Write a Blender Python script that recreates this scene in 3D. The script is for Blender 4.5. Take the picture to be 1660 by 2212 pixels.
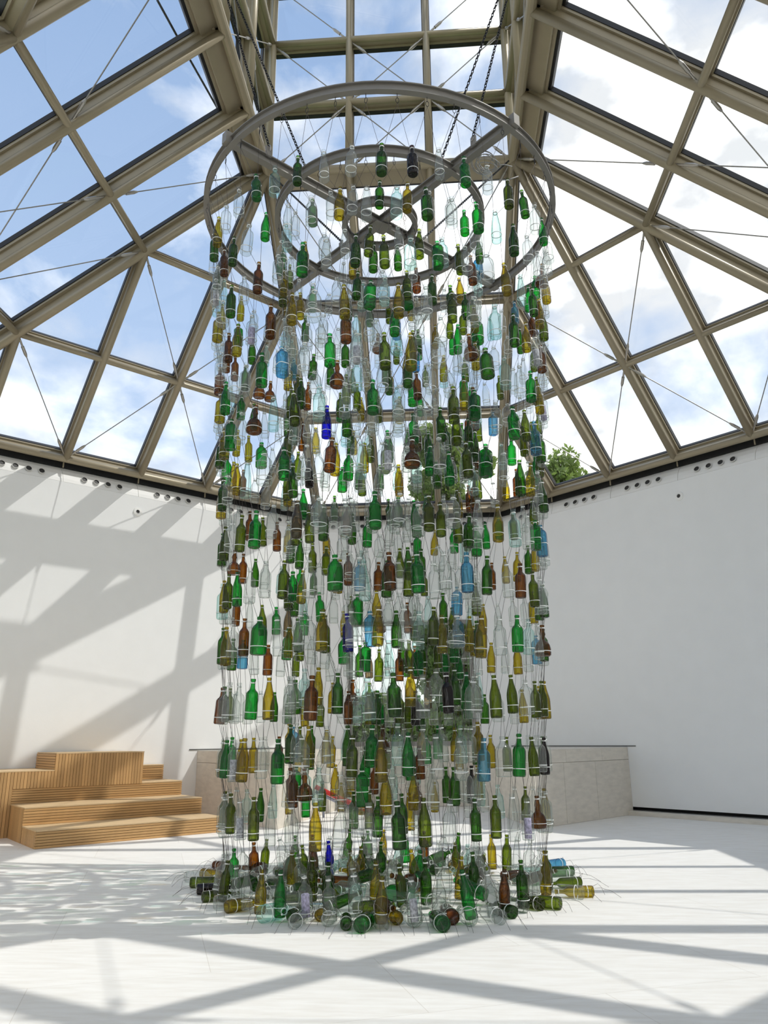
import bpy, math, random
import numpy as np
from mathutils import Vector, Matrix

random.seed(7)
rng = np.random.default_rng(7)
K = 1.3                      # every coordinate below is in plan units of 1/1.3 m
for o in list(bpy.data.objects):
    bpy.data.objects.remove(o)
scene = bpy.context.scene
COL = scene.collection

# ---------------------------------------------------------------- camera
CAM = (0.4375, -6.3706, 0.96)
YAW, PIT, ROL, FPX = 0.0680, 0.2864, -0.0090, 1667.65
def cam_to_world(x, y, z):
    x, z = math.cos(ROL) * x - math.sin(ROL) * z, math.sin(ROL) * x + math.cos(ROL) * z
    y, z = math.cos(PIT) * y - math.sin(PIT) * z, math.sin(PIT) * y + math.cos(PIT) * z
    return Vector((math.cos(YAW) * x - math.sin(YAW) * y, math.sin(YAW) * x + math.cos(YAW) * y, z))
cd = bpy.data.cameras.new('camera')
cam = bpy.data.objects.new('camera', cd)
COL.objects.link(cam)
cd.sensor_fit = 'HORIZONTAL'
cd.sensor_width = 36.0
cd.lens = 36.0 * FPX / 1660.0
cd.clip_start = 0.02
cd.clip_end = 500
r_, f_, u_ = cam_to_world(1, 0, 0), cam_to_world(0, 1, 0), cam_to_world(0, 0, 1)
m = Matrix((r_, u_, -f_)).transposed().to_4x4()
m.translation = Vector(CAM) * K
cam.matrix_world = m
scene.camera = cam

# ---------------------------------------------------------------- world (partly clouded summer sky)
world = bpy.data.worlds.new('world')
scene.world = world
world.use_nodes = True
nt = world.node_tree
nt.nodes.clear()
def wn(t, **kw):
    n = nt.nodes.new(t)
    for k, v in kw.items():
        setattr(n, k, v)
    return n
w_out = wn('ShaderNodeOutputWorld')
w_bg = wn('ShaderNodeBackground')
w_tc = wn('ShaderNodeTexCoord')
w_sep = wn('ShaderNodeSeparateXYZ')
nt.links.new(w_tc.outputs['Generated'], w_sep.inputs[0])
w_grad = wn('ShaderNodeValToRGB')
w_grad.color_ramp.elements[0].position = 0.0
w_grad.color_ramp.elements[0].color = (0.68, 0.74, 0.82, 1)
w_grad.color_ramp.elements[1].position = 0.75
w_grad.color_ramp.elements[1].color = (0.195, 0.285, 0.455, 1)
e = w_grad.color_ramp.elements.new(0.35)
e.color = (0.31, 0.405, 0.57, 1)
nt.links.new(w_sep.outputs['Z'], w_grad.inputs[0])
w_map = wn('ShaderNodeMapping')
w_map.inputs['Scale'].default_value = (1.0, 1.0, 1.5)
w_map.inputs['Location'].default_value = (0.35, 0.1, 0.22)
nt.links.new(w_tc.outputs['Generated'], w_map.inputs[0])
w_n1 = wn('ShaderNodeTexNoise')
w_n1.inputs['Scale'].default_value = 3.1
w_n1.inputs['Detail'].default_value = 8
w_n1.inputs['Roughness'].default_value = 0.55
w_n1.inputs['Distortion'].default_value = 0.25
nt.links.new(w_map.outputs[0], w_n1.inputs[0])
# more cloud towards the right half of the sky and the horizon
w_m1 = wn('ShaderNodeMath', operation='MULTIPLY_ADD')
nt.links.new(w_sep.outputs['X'], w_m1.inputs[0])
w_m1.inputs[1].default_value = 0.15
nt.links.new(w_n1.outputs['Fac'], w_m1.inputs[2])
w_m2 = wn('ShaderNodeMath', operation='MULTIPLY_ADD')
nt.links.new(w_sep.outputs['Z'], w_m2.inputs[0])
w_m2.inputs[1].default_value = -0.22
nt.links.new(w_m1.outputs[0], w_m2.inputs[2])
w_cr = wn('ShaderNodeValToRGB')
w_cr.color_ramp.elements[0].position = 0.27
w_cr.color_ramp.elements[0].color = (0, 0, 0, 1)
w_cr.color_ramp.elements[1].position = 0.46
w_cr.color_ramp.elements[1].color = (1, 1, 1, 1)
nt.links.new(w_m2.outputs[0], w_cr.inputs[0])
w_n2 = wn('ShaderNodeTexNoise')
w_n2.inputs['Scale'].default_value = 6.0
w_n2.inputs['Detail'].default_value = 6
nt.links.new(w_map.outputs[0], w_n2.inputs[0])
w_cc = wn('ShaderNodeValToRGB')
w_cc.color_ramp.elements[0].position = 0.45
w_cc.color_ramp.elements[0].color = (0.52, 0.535, 0.56, 1)
w_cc.color_ramp.elements[1].position = 0.70
w_cc.color_ramp.elements[1].color = (1.45, 1.41, 1.34, 1)
nt.links.new(w_n2.outputs['Fac'], w_cc.inputs[0])
w_mix = wn('ShaderNodeMixRGB')
nt.links.new(w_cr.outputs[0], w_mix.inputs[0])
nt.links.new(w_grad.outputs[0], w_mix.inputs[1])
nt.links.new(w_cc.outputs[0], w_mix.inputs[2])
nt.links.new(w_mix.outputs[0], w_bg.inputs[0])
w_bg.inputs['Strength'].default_value = 1.0
nt.links.new(w_bg.outputs[0], w_out.inputs[0])

# ---------------------------------------------------------------- sun
SUN = Vector((2.98, 0.23, 4.5)).normalized()
sd = bpy.data.lights.new('sun', 'SUN')
sd.energy = 1.55
sd.angle = math.radians(0.55)
sd.color = (1.0, 0.98, 0.945)
sun = bpy.data.objects.new('sun', sd)
COL.objects.link(sun)
sun.rotation_euler = SUN.to_track_quat('Z', 'Y').to_euler()
sun.location = SUN * 30

vs = scene.view_settings
vs.view_transform = 'Standard'
vs.look = 'None'
vs.exposure = 0.80
vs.gamma = 1.0
vs.use_curve_mapping = False
try:
    scene.cycles.transparent_max_bounces = 64
    scene.cycles.max_bounces = 12
    scene.cycles.diffuse_bounces = 8
except Exception:
    pass

# ---------------------------------------------------------------- materials
def new_mat(name):
    mt = bpy.data.materials.new(name)
    mt.use_nodes = True
    t = mt.node_tree
    t.nodes.clear()
    return mt, t
def N(t, kind, **kw):
    n = t.nodes.new(kind)
    for k, v in kw.items():
        setattr(n, k, v)
    return n
def principled(name, col, rough=0.5, metal=0.0, var=0.0, nscale=8.0, bump=0.0, bscale=60.0, stretch=(1, 1, 1), objrand=0.0, spec=0.5, detail=5):
    mt, t = new_mat(name)
    out = N(t, 'ShaderNodeOutputMaterial')
    b = N(t, 'ShaderNodeBsdfPrincipled')
    b.inputs['Base Color'].default_value = (*col, 1)
    b.inputs['Roughness'].default_value = rough
    b.inputs['Metallic'].default_value = metal
    b.inputs['Specular IOR Level'].default_value = spec
    t.links.new(b.outputs[0], out.inputs[0])
    tc = N(t, 'ShaderNodeTexCoord')
    mp = N(t, 'ShaderNodeMapping')
    mp.inputs['Scale'].default_value = stretch
    t.links.new(tc.outputs['Object'], mp.inputs[0])
    last = None
    if var > 0:
        nz = N(t, 'ShaderNodeTexNoise')
        nz.inputs['Scale'].default_value = nscale
        nz.inputs['Detail'].default_value = detail
        t.links.new(mp.outputs[0], nz.inputs[0])
        cr = N(t, 'ShaderNodeValToRGB')
        cr.color_ramp.elements[0].position = 0.3
        cr.color_ramp.elements[1].position = 0.7
        cr.color_ramp.elements[0].color = tuple(c * (1 - var) for c in col) + (1,)
        cr.color_ramp.elements[1].color = tuple(min(1, c * (1 + var * 0.6)) for c in col) + (1,)
        t.links.new(nz.outputs['Fac'], cr.inputs[0])
        last = cr.outputs[0]
    if objrand > 0:
        oi = N(t, 'ShaderNodeObjectInfo')
        mr = N(t, 'ShaderNodeMapRange')
        mr.inputs['To Min'].default_value = 1 - objrand
        mr.inputs['To Max'].default_value = 1 + objrand
        t.links.new(oi.outputs['Random'], mr.inputs[0])
        hs = N(t, 'ShaderNodeHueSaturation')
        hs.inputs['Color'].default_value = (*col, 1)
        if last:
            t.links.new(last, hs.inputs['Color'])
        t.links.new(mr.outputs[0], hs.inputs['Value'])
        last = hs.outputs[0]
    if last:
        t.links.new(last, b.inputs['Base Color'])
    if bump > 0:
        nb = N(t, 'ShaderNodeTexNoise')
        nb.inputs['Scale'].default_value = bscale
        nb.inputs['Detail'].default_value = 4
        t.links.new(mp.outputs[0], nb.inputs[0])
        bp = N(t, 'ShaderNodeBump')
        bp.inputs['Strength'].default_value = bump
        bp.inputs['Distance'].default_value = 0.02
        t.links.new(nb.outputs['Fac'], bp.inputs['Height'])
        t.links.new(bp.outputs[0], b.inputs['Normal'])
    return mt
def glass(name, tint, refl=1.0, dust=0.05, wavy=0.45, edge=True, rough=0.03, objvar=0.12):
    """thin-walled glass: tinted transmission that deepens with the slant path through the wall, Fresnel reflection, a little dust"""
    mt, t = new_mat(name)
    out = N(t, 'ShaderNodeOutputMaterial')
    tr = N(t, 'ShaderNodeBsdfTransparent')
    gl = N(t, 'ShaderNodeBsdfGlossy')
    gl.inputs['Roughness'].default_value = rough
    col = N(t, 'ShaderNodeRGB')
    col.outputs[0].default_value = (*tint, 1)
    src = col.outputs[0]
    if wavy > 0:
        tc = N(t, 'ShaderNodeTexCoord')
        mp = N(t, 'ShaderNodeMapping')
        mp.inputs['Scale'].default_value = (1, 1, 0.35)
        t.links.new(tc.outputs['Object'], mp.inputs[0])
        nz = N(t, 'ShaderNodeTexNoise')
        nz.inputs['Scale'].default_value = 20
        nz.inputs['Detail'].default_value = 2
        t.links.new(mp.outputs[0], nz.inputs[0])
        bp = N(t, 'ShaderNodeBump')
        bp.inputs['Strength'].default_value = wavy
        bp.inputs['Distance'].default_value = 0.03
        t.links.new(nz.outputs['Fac'], bp.inputs['Height'])
        t.links.new(bp.outputs[0], gl.inputs['Normal'])
    g = N(t, 'ShaderNodeNewGeometry')
    dt = N(t, 'ShaderNodeVectorMath', operation='DOT_PRODUCT')
    t.links.new(g.outputs['Incoming'], dt.inputs[0])
    t.links.new(bp.outputs[0] if wavy > 0 else g.outputs['Normal'], dt.inputs[1])
    ab = N(t, 'ShaderNodeMath', operation='ABSOLUTE')
    t.links.new(dt.outputs['Value'], ab.inputs[0])
    # Schlick reflectance, the same from either side of the thin wall
    om = N(t, 'ShaderNodeMath', operation='SUBTRACT', use_clamp=True)
    om.inputs[0].default_value = 1.0
    t.links.new(ab.outputs[0], om.inputs[1])
    p5 = N(t, 'ShaderNodeMath', operation='POWER')
    t.links.new(om.outputs[0], p5.inputs[0])
    p5.inputs[1].default_value = 5.0
    fr = N(t, 'ShaderNodeMath', operation='MULTIPLY_ADD', use_clamp=True)
    t.links.new(p5.outputs[0], fr.inputs[0])
    fr.inputs[1].default_value = 0.96
    fr.inputs[2].default_value = 0.04
    if edge:
        mx = N(t, 'ShaderNodeMath', operation='MAXIMUM')
        t.links.new(ab.outputs[0], mx.inputs[0])
        mx.inputs[1].default_value = 0.13
        dv = N(t, 'ShaderNodeMath', operation='DIVIDE')
        dv.inputs[0].default_value = 1.0
        t.links.new(mx.outputs[0], dv.inputs[1])
        ex = dv.outputs[0]
        if objvar > 0:
            oi = N(t, 'ShaderNodeObjectInfo')
            mr = N(t, 'ShaderNodeMapRange')
            mr.inputs['To Min'].default_value = 1 - objvar
            mr.inputs['To Max'].default_value = 1 + objvar
            t.links.new(oi.outputs['Random'], mr.inputs[0])
            mu = N(t, 'ShaderNodeMath', operation='MULTIPLY')
            t.links.new(ex, mu.inputs[0])
            t.links.new(mr.outputs[0], mu.inputs[1])
            ex = mu.outputs[0]
        sp = N(t, 'ShaderNodeSeparateColor')
        t.links.new(src, sp.inputs[0])
        cb = N(t, 'ShaderNodeCombineColor')
        for i in range(3):
            pw = N(t, 'ShaderNodeMath', operation='POWER')
            t.links.new(sp.outputs[i], pw.inputs[0])
            t.links.new(ex, pw.inputs[1])
            t.links.new(pw.outputs[0], cb.inputs[i])
        src = cb.outputs[0]
    t.links.new(src, tr.inputs[0])
    last = tr.outputs[0]
    if dust > 0:
        tl = N(t, 'ShaderNodeBsdfTranslucent')
        tl.inputs[0].default_value = tuple(min(1, c ** 0.7) for c in tint) + (1,)
        df = N(t, 'ShaderNodeBsdfDiffuse')
        df.inputs[0].default_value = tuple(min(1, c ** 0.7) for c in tint) + (1,)
        md = N(t, 'ShaderNodeMixShader')
        md.inputs[0].default_value = 0.4
        t.links.new(tl.outputs[0], md.inputs[1])
        t.links.new(df.outputs[0], md.inputs[2])
        ms = N(t, 'ShaderNodeMixShader')
        ms.inputs[0].default_value = dust
        t.links.new(last, ms.inputs[1])
        t.links.new(md.outputs[0], ms.inputs[2])
        last = ms.outputs[0]
    sc = N(t, 'ShaderNodeMath', operation='MULTIPLY')
    t.links.new(fr.outputs[0], sc.inputs[0])
    sc.inputs[1].default_value = refl
    mix = N(t, 'ShaderNodeMixShader')
    t.links.new(sc.outputs[0], mix.inputs[0])
    t.links.new(last, mix.inputs[1])
    t.links.new(gl.outputs[0], mix.inputs[2])
    t.links.new(mix.outputs[0], out.inputs[0])
    return mt

M = {}
M['plaster'] = principled('white_plaster', (0.93, 0.925, 0.91), 0.75, var=0.015, nscale=3, bump=0.03, bscale=40, spec=0.2)
M['cornice'] = principled('white_cornice_paint', (0.92, 0.905, 0.875), 0.55, spec=0.3)
M['steel'] = principled('bronze_grey_paint', (0.36, 0.305, 0.21), 0.42, metal=0.25, var=0.04, nscale=4)
M['gasket'] = principled('black_gasket_rubber', (0.012, 0.012, 0.014), 0.5)
M['ring_steel'] = principled('grey_ring_paint', (0.23, 0.215, 0.19), 0.45, metal=0.2, var=0.05, nscale=3)
M['stainless'] = principled('stainless_steel', (0.42, 0.40, 0.37), 0.32, metal=0.8)
M['rod'] = principled('tie_rod_steel', (0.30, 0.29, 0.27), 0.4, metal=0.6)
M['chain'] = principled('black_chain_steel', (0.018, 0.018, 0.02), 0.4, metal=0.5)
M['wire'] = principled('dark_annealed_wire', (0.10, 0.085, 0.08), 0.5, metal=0.4)
M['tie'] = principled('white_cable_tie', (0.86, 0.86, 0.84), 0.45)
M['void'] = principled('dark_slot_paint', (0.01, 0.01, 0.01), 0.8)  # near-black stands for the shade inside the open slots
M['slot'] = principled('grey_grille_metal', (0.16, 0.16, 0.155), 0.5, metal=0.3)  # grille metal, also the tone of the shadow gap strips
M['nozzle_rim'] = principled('light_grey_nozzle', (0.62, 0.61, 0.58), 0.4)
M['nozzle'] = principled('dark_nozzle', (0.045, 0.043, 0.04), 0.6)
M['stone'] = principled('beige_limestone', (0.74, 0.68, 0.59), 0.6, var=0.10, nscale=5, stretch=(1, 1, 3.5), bump=0.05, bscale=30, objrand=0.03, spec=0.25)
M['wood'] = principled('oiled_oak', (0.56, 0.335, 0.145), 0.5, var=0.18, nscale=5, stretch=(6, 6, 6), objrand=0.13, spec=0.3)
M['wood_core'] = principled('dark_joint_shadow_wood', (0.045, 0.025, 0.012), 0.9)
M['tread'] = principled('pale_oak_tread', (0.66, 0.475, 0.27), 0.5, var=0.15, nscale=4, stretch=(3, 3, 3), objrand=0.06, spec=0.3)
M['red'] = principled('red_lacquer', (0.62, 0.03, 0.025), 0.4)
M['greyblue'] = principled('grey_blue_metal', (0.30, 0.32, 0.40), 0.4)
M['frame'] = principled('taupe_window_frame', (0.26, 0.245, 0.225), 0.5)
M['bark'] = principled('grey_brown_bark', (0.16, 0.125, 0.09), 0.85, var=0.3, nscale=10)
M['leaf'] = principled('mid_green_leaf', (0.20, 0.27, 0.08), 0.55, var=0.35, nscale=1.2)
M['hedge'] = principled('pale_green_leaf', (0.20, 0.26, 0.10), 0.6, var=0.3, nscale=1.0)
M['grass'] = principled('meadow_grass', (0.16, 0.24, 0.07), 0.9, var=0.3, nscale=3)
M['paper'] = principled('scribbled_paper', (0.50, 0.49, 0.54), 0.8, var=0.55, nscale=90, stretch=(1, 1, 0.6), detail=2)
M['purple_paper'] = principled('lilac_scribbled_paper', (0.50, 0.44, 0.64), 0.8, var=0.5, nscale=90, stretch=(1, 1, 0.6), detail=2)
M['cable'] = principled('grey_cable_sheath', (0.30, 0.30, 0.29), 0.5)
M['pane'] = glass('roof_glass', (0.99, 0.995, 0.99), refl=0.45, dust=0.0, wavy=0.0, edge=False, rough=0.0)
M['winpane'] = glass('window_glass', (0.93, 0.96, 0.95), refl=0.5, dust=0.0, wavy=0.0, edge=False, rough=0.0)

def leaf_translucent(key):
    mt = M[key]
    t = mt.node_tree
    b = next(n for n in t.nodes if n.type == 'BSDF_PRINCIPLED')
    out = next(n for n in t.nodes if n.type == 'OUTPUT_MATERIAL')
    tl = N(t, 'ShaderNodeBsdfTranslucent')
    tl.inputs[0].default_value = (0.30, 0.42, 0.10, 1)
    mx = N(t, 'ShaderNodeMixShader')
    mx.inputs[0].default_value = 0.4
    t.links.new(b.outputs[0], mx.inputs[1])
    t.links.new(tl.outputs[0], mx.inputs[2])
    t.links.new(mx.outputs[0], out.inputs[0])
leaf_translucent('leaf')
leaf_translucent('hedge')

def stone_floor():
    mt, t = new_mat('cream_limestone_floor')
    out = N(t, 'ShaderNodeOutputMaterial')
    b = N(t, 'ShaderNodeBsdfPrincipled')
    b.inputs['Roughness'].default_value = 0.5
    b.inputs['Specular IOR Level'].default_value = 0.3
    t.links.new(b.outputs[0], out.inputs[0])
    tc = N(t, 'ShaderNodeTexCoord')
    mp = N(t, 'ShaderNodeMapping')
    mp.inputs['Rotation'].default_value = (0, 0, math.radians(27))
    mp.inputs['Scale'].default_value = (1.2, 7.0, 1)
    t.links.new(tc.outputs['Object'], mp.inputs[0])
    nz = N(t, 'ShaderNodeTexNoise')
    nz.inputs['Scale'].default_value = 2.6
    nz.inputs['Detail'].default_value = 7
    nz.inputs['Roughness'].default_value = 0.62
    t.links.new(mp.outputs[0], nz.inputs[0])
    cr = N(t, 'ShaderNodeValToRGB')
    cr.color_ramp.elements[0].position = 0.30
    cr.color_ramp.elements[0].color = (0.815, 0.775, 0.715, 1)
    cr.color_ramp.elements[1].position = 0.62
    cr.color_ramp.elements[1].color = (0.91, 0.885, 0.84, 1)
    t.links.new(nz.outputs['Fac'], cr.inputs[0])
    mp2 = N(t, 'ShaderNodeMapping')
    mp2.inputs['Rotation'].default_value = (0, 0, math.radians(-20))
    t.links.new(tc.outputs['Object'], mp2.inputs[0])
    br = N(t, 'ShaderNodeTexBrick')
    br.inputs['Scale'].default_value = 1.0
    br.inputs['Mortar Size'].default_value = 0.0022
    br.inputs['Brick Width'].default_value = 1.9
    br.inputs['Row Height'].default_value = 1.0
    br.inputs['Color1'].default_value = (1, 1, 1, 1)
    br.inputs['Color2'].default_value = (0.965, 0.965, 0.96, 1)
    br.inputs['Mortar'].default_value = (0.80, 0.78, 0.75, 1)
    t.links.new(mp2.outputs[0], br.inputs[0])
    mu = N(t, 'ShaderNodeMixRGB', blend_type='MULTIPLY')
    mu.inputs[0].default_value = 1
    t.links.new(cr.outputs[0], mu.inputs[1])
    t.links.new(br.outputs[0], mu.inputs[2])
    t.links.new(mu.outputs[0], b.inputs['Base Color'])
    return mt
M['floor'] = stone_floor()

# bottle glass, colour per single wall
GL = {
    'G': ('dark green', (0.19, 0.43, 0.065)),
    'g': ('bright green', (0.09, 0.60, 0.18)),
    'o': ('olive yellow', (0.70, 0.62, 0.12)),
    'l': ('olive green', (0.38, 0.46, 0.06)),
    'n': ('brown', (0.47, 0.26, 0.055)),
    'k': ('near-black', (0.10, 0.055, 0.055)),
    'c': ('clear', (0.930, 0.945, 0.936)),
    'a': ('pale aqua', (0.85, 0.945, 0.93)),
    'b': ('light blue', (0.36, 0.66, 0.80)),
    'u': ('cobalt blue', (0.07, 0.06, 0.68)),
    't': ('smoky taupe', (0.52, 0.44, 0.31)),
}
BM = {}
for k_, (nm_, tint_) in GL.items():
    BM[k_] = glass(nm_.replace(' ', '_').replace('-', '_') + '_bottle_glass', tint_, refl=0.95,
                   dust=0.05 if k_ in 'ca' else 0.07)
BKEYS = list(GL.keys())

# ---------------------------------------------------------------- helpers
def mk(name, verts, faces, mat, parent=None, loc=(0, 0, 0), smooth=False):
    me = bpy.data.meshes.new(name)
    me.from_pydata([tuple(K * c for c in v) for v in verts], [], faces)
    if smooth:
        me.polygons.foreach_set('use_smooth', [True] * len(me.polygons))
    if mat is not None:
        for mm in (mat if isinstance(mat, (list, tuple)) else [mat]):
            me.materials.append(mm)
    o = bpy.data.objects.new(name, me)
    o.location = tuple(K * c for c in loc)
    COL.objects.link(o)
    if parent is not None:
        o.parent = parent
    return o
def inst(name, me, parent=None, loc=(0, 0, 0), mat3=None, scale=1.0):
    o = bpy.data.objects.new(name, me)
    COL.objects.link(o)
    if parent is not None:
        o.parent = parent
    mm = mat3.to_4x4() if mat3 is not None else Matrix.Identity(4)
    if isinstance(scale, (int, float)):
        scale = (scale,) * 3
    mm = Matrix.Translation(Vector(loc) * K) @ mm @ Matrix.Diagonal((*scale, 1))
    o.matrix_basis = mm
    return o
def empty(name, loc=(0, 0, 0)):
    o = bpy.data.objects.new(name, None)
    o.empty_display_size = 0.1
    o.location = tuple(K * c for c in loc)
    COL.objects.link(o)
    return o
def tag(o, label=None, cat=None, group=None, kind=None):
    if label: o['label'] = label
    if cat: o['category'] = cat
    if group: o['group'] = group
    if kind: o['kind'] = kind
    return o
class MB:
    """collects shapes into one mesh"""
    def __init__(s): s.v, s.f = [], []
    def add(s, v, f):
        b = len(s.v)
        s.v += [tuple(x) for x in v]
        s.f += [tuple(i + b for i in q) for q in f]
    def box(s, c, d, R=None):
        hx, hy, hz = d[0] / 2, d[1] / 2, d[2] / 2
        vs_ = [Vector((x, y, z)) for x in (-hx, hx) for y in (-hy, hy) for z in (-hz, hz)]
        if R is not None: vs_ = [R @ q for q in vs_]
        s.add([q + Vector(c) for q in vs_], [(0, 1, 3, 2), (4, 6, 7, 5), (0, 4, 5, 1), (2, 3, 7, 6), (0, 2, 6, 4), (1, 5, 7, 3)])
    def prism(s, poly, z0, z1):
        n = len(poly)
        s.add([(x, y, z0) for x, y in poly] + [(x, y, z1) for x, y in poly],
              [tuple(reversed(range(n))), tuple(range(n, 2 * n))] + [(i, (i + 1) % n, n + (i + 1) % n, n + i) for i in range(n)])
    def tube(s, p, q, r0, r1=None, n=8, caps=True):
        p, q = Vector(p), Vector(q)
        r1 = r0 if r1 is None else r1
        d = (q - p).normalized()
        a_ = d.orthogonal().normalized()
        b_ = d.cross(a_)
        ring = [(math.cos(2 * math.pi * i / n), math.sin(2 * math.pi * i / n)) for i in range(n)]
        v = [p + (a_ * c + b_ * t) * r0 for c, t in ring] + [q + (a_ * c + b_ * t) * r1 for c, t in ring]
        f = [(i, (i + 1) % n, n + (i + 1) % n, n + i) for i in range(n)]
        if caps: f += [tuple(reversed(range(n))), tuple(range(n, 2 * n))]
        s.add(v, f)
    def path(s, pts, r, n=6):
        pts = [Vector(p) for p in pts]
        rings = []
        a_ = None
        for i, p in enumerate(pts):
            d = (pts[min(i + 1, len(pts) - 1)] - pts[max(i - 1, 0)]).normalized()
            a_ = d.orthogonal().normalized() if a_ is None else (a_ - d * a_.dot(d)).normalized()
            b_ = d.cross(a_)
            rings.append([p + (a_ * math.cos(2 * math.pi * k / n) + b_ * math.sin(2 * math.pi * k / n)) * r for k in range(n)])
        v = [x for q in rings for x in q]
        f = [(i * n + k, i * n + (k + 1) % n, (i + 1) * n + (k + 1) % n, (i + 1) * n + k) for i in range(len(pts) - 1) for k in range(n)]
        f += [tuple(reversed(range(n))), tuple((len(pts) - 1) * n + k for k in range(n))]
        s.add(v, f)
    def lathe(s, prof, n=16, close=False, c=(0, 0, 0)):
        m_ = len(prof)
        v = [(c[0] + r * math.cos(2 * math.pi * k / n), c[1] + r * math.sin(2 * math.pi * k / n), c[2] + z) for r, z in prof for k in range(n)]
        f = []
        for i in range(m_ if close else m_ - 1):
            j = (i + 1) % m_
            f += [(i * n + k, i * n + (k + 1) % n, j * n + (k + 1) % n, j * n + k) for k in range(n)]
        s.add(v, f)
    def torus(s, c, R, r, axis, up, n=10, k=5, sx=1.0):
        c, axis, up = Vector(c), Vector(axis).normalized(), Vector(up).normalized()
        side = axis.cross(up)
        v = []
        for i in range(n):
            t = 2 * math.pi * i / n
            d = up * math.cos(t) * sx + side * math.sin(t)
            cc = c + d * R
            dn = d.normalized()
            for j in range(k):
                u = 2 * math.pi * j / k
                v.append(cc + dn * (r * math.cos(u)) + axis * (r * math.sin(u)))
        f = [(i * k + j, ((i + 1) % n) * k + j, ((i + 1) % n) * k + (j + 1) % k, i * k + (j + 1) % k) for i in range(n) for j in range(k)]
        s.add(v, f)
    def build(s, name, mat, parent=None, loc=(0, 0, 0), smooth=False):
        return mk(name, s.v, s.f, mat, parent, loc, smooth)
CUBE = bpy.data.meshes.new('board_block')
_c = MB(); _c.box((0, 0, 0), (1, 1, 1))
CUBE.from_pydata(_c.v, [], _c.f)
def cube_mesh(mat):
    me = CUBE.copy()
    me.materials.append(mat)
    return me

# ---------------------------------------------------------------- plan of the pavilion
s_, a_ = 1.5, 5.9122
ZE, ZA = 4.576, 7.696
SIDES = ['back', 'back_right', 'right', 'front_right', 'front', 'front_left', 'left', 'back_left']
def octo(t=0.0):
    s, a = s_ + t * (math.sqrt(2) - 1), a_ + t
    return [(-s, a), (s, a), (a, s), (a, -s), (s, -a), (-s, -a), (-a, -s), (-a, s)]
def side_pts(i, t=0.0):
    o = octo(t)
    return Vector((*o[i], 0)), Vector((*o[(i + 1) % 8], 0))

# floor: octagon plus the threshold the camera stands on
mb = MB()
mb.prism(list(reversed(octo(0.3))), -0.15, 0.0)
fo = mb.build('floor', M['floor'])
tag(fo, kind='structure')
mb = MB()
mb.box((0, -8.1, -0.08), (3.2, 3.9, 0.157))
tag(mb.build('floor_threshold', M['floor']), kind='structure')

# walls
def wall_prism(mb, i, u0, u1, z0, z1, t0=0.0, t1=0.3):
    p0, p1 = side_pts(i, t0)
    q0, q1 = side_pts(i, t1)
    A, B = p0.lerp(p1, u0), p0.lerp(p1, u1)
    Cc, D = q0.lerp(q1, u1), q0.lerp(q1, u0)
    mb.prism([(A.x, A.y), (D.x, D.y), (Cc.x, Cc.y), (B.x, B.y)], z0, z1)
ZB, ZT = 0.095, 4.26
for i, nm in enumerate(SIDES):
    mb = MB()
    if nm == 'back':
        w = 0.985 / (2 * s_)
        wall_prism(mb, i, 0, 0.5 - w, 0, ZT)
        wall_prism(mb, i, 0.5 + w, 1, 0, ZT)
        wall_prism(mb, i, 0.5 - w, 0.5 + w, 0, 0.865)
        wall_prism(mb, i, 0.5 - w, 0.5 + w, 2.765, ZT)
    elif nm == 'front':
        wall_prism(mb, i, 0, 0.06, 0, ZT)
        wall_prism(mb, i, 0.94, 1, 0, ZT)
        wall_prism(mb, i, 0.06, 0.94, 2.75, ZT)
    else:
        wall_prism(mb, i, 0, 1, ZB, ZT)
    wo = mb.build('wall_' + nm, M['plaster'])
    tag(wo, kind='structure')
    if nm not in ('back', 'front'):
        # slot at the foot of the wall, its shade put in as black, and the stone kerb in front of it
        mb = MB()
        wall_prism(mb, i, 0, 1, 0.0, ZB, 0.06, 0.3)
        mb.build('wall_foot', M['void'], wo)
        bo = empty('baseboard_' + nm)
        tag(bo, kind='structure')
        mb = MB(); wall_prism(mb, i, 0, 1, 0.0, 0.050, -0.14, -0.004); mb.build('kerb_stone', M['stone'], bo)
        mb = MB(); wall_prism(mb, i, 0.002, 0.998, 0.040, 0.058, -0.003, 0.055); mb.build('slot_grille', M['slot'], bo)

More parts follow.
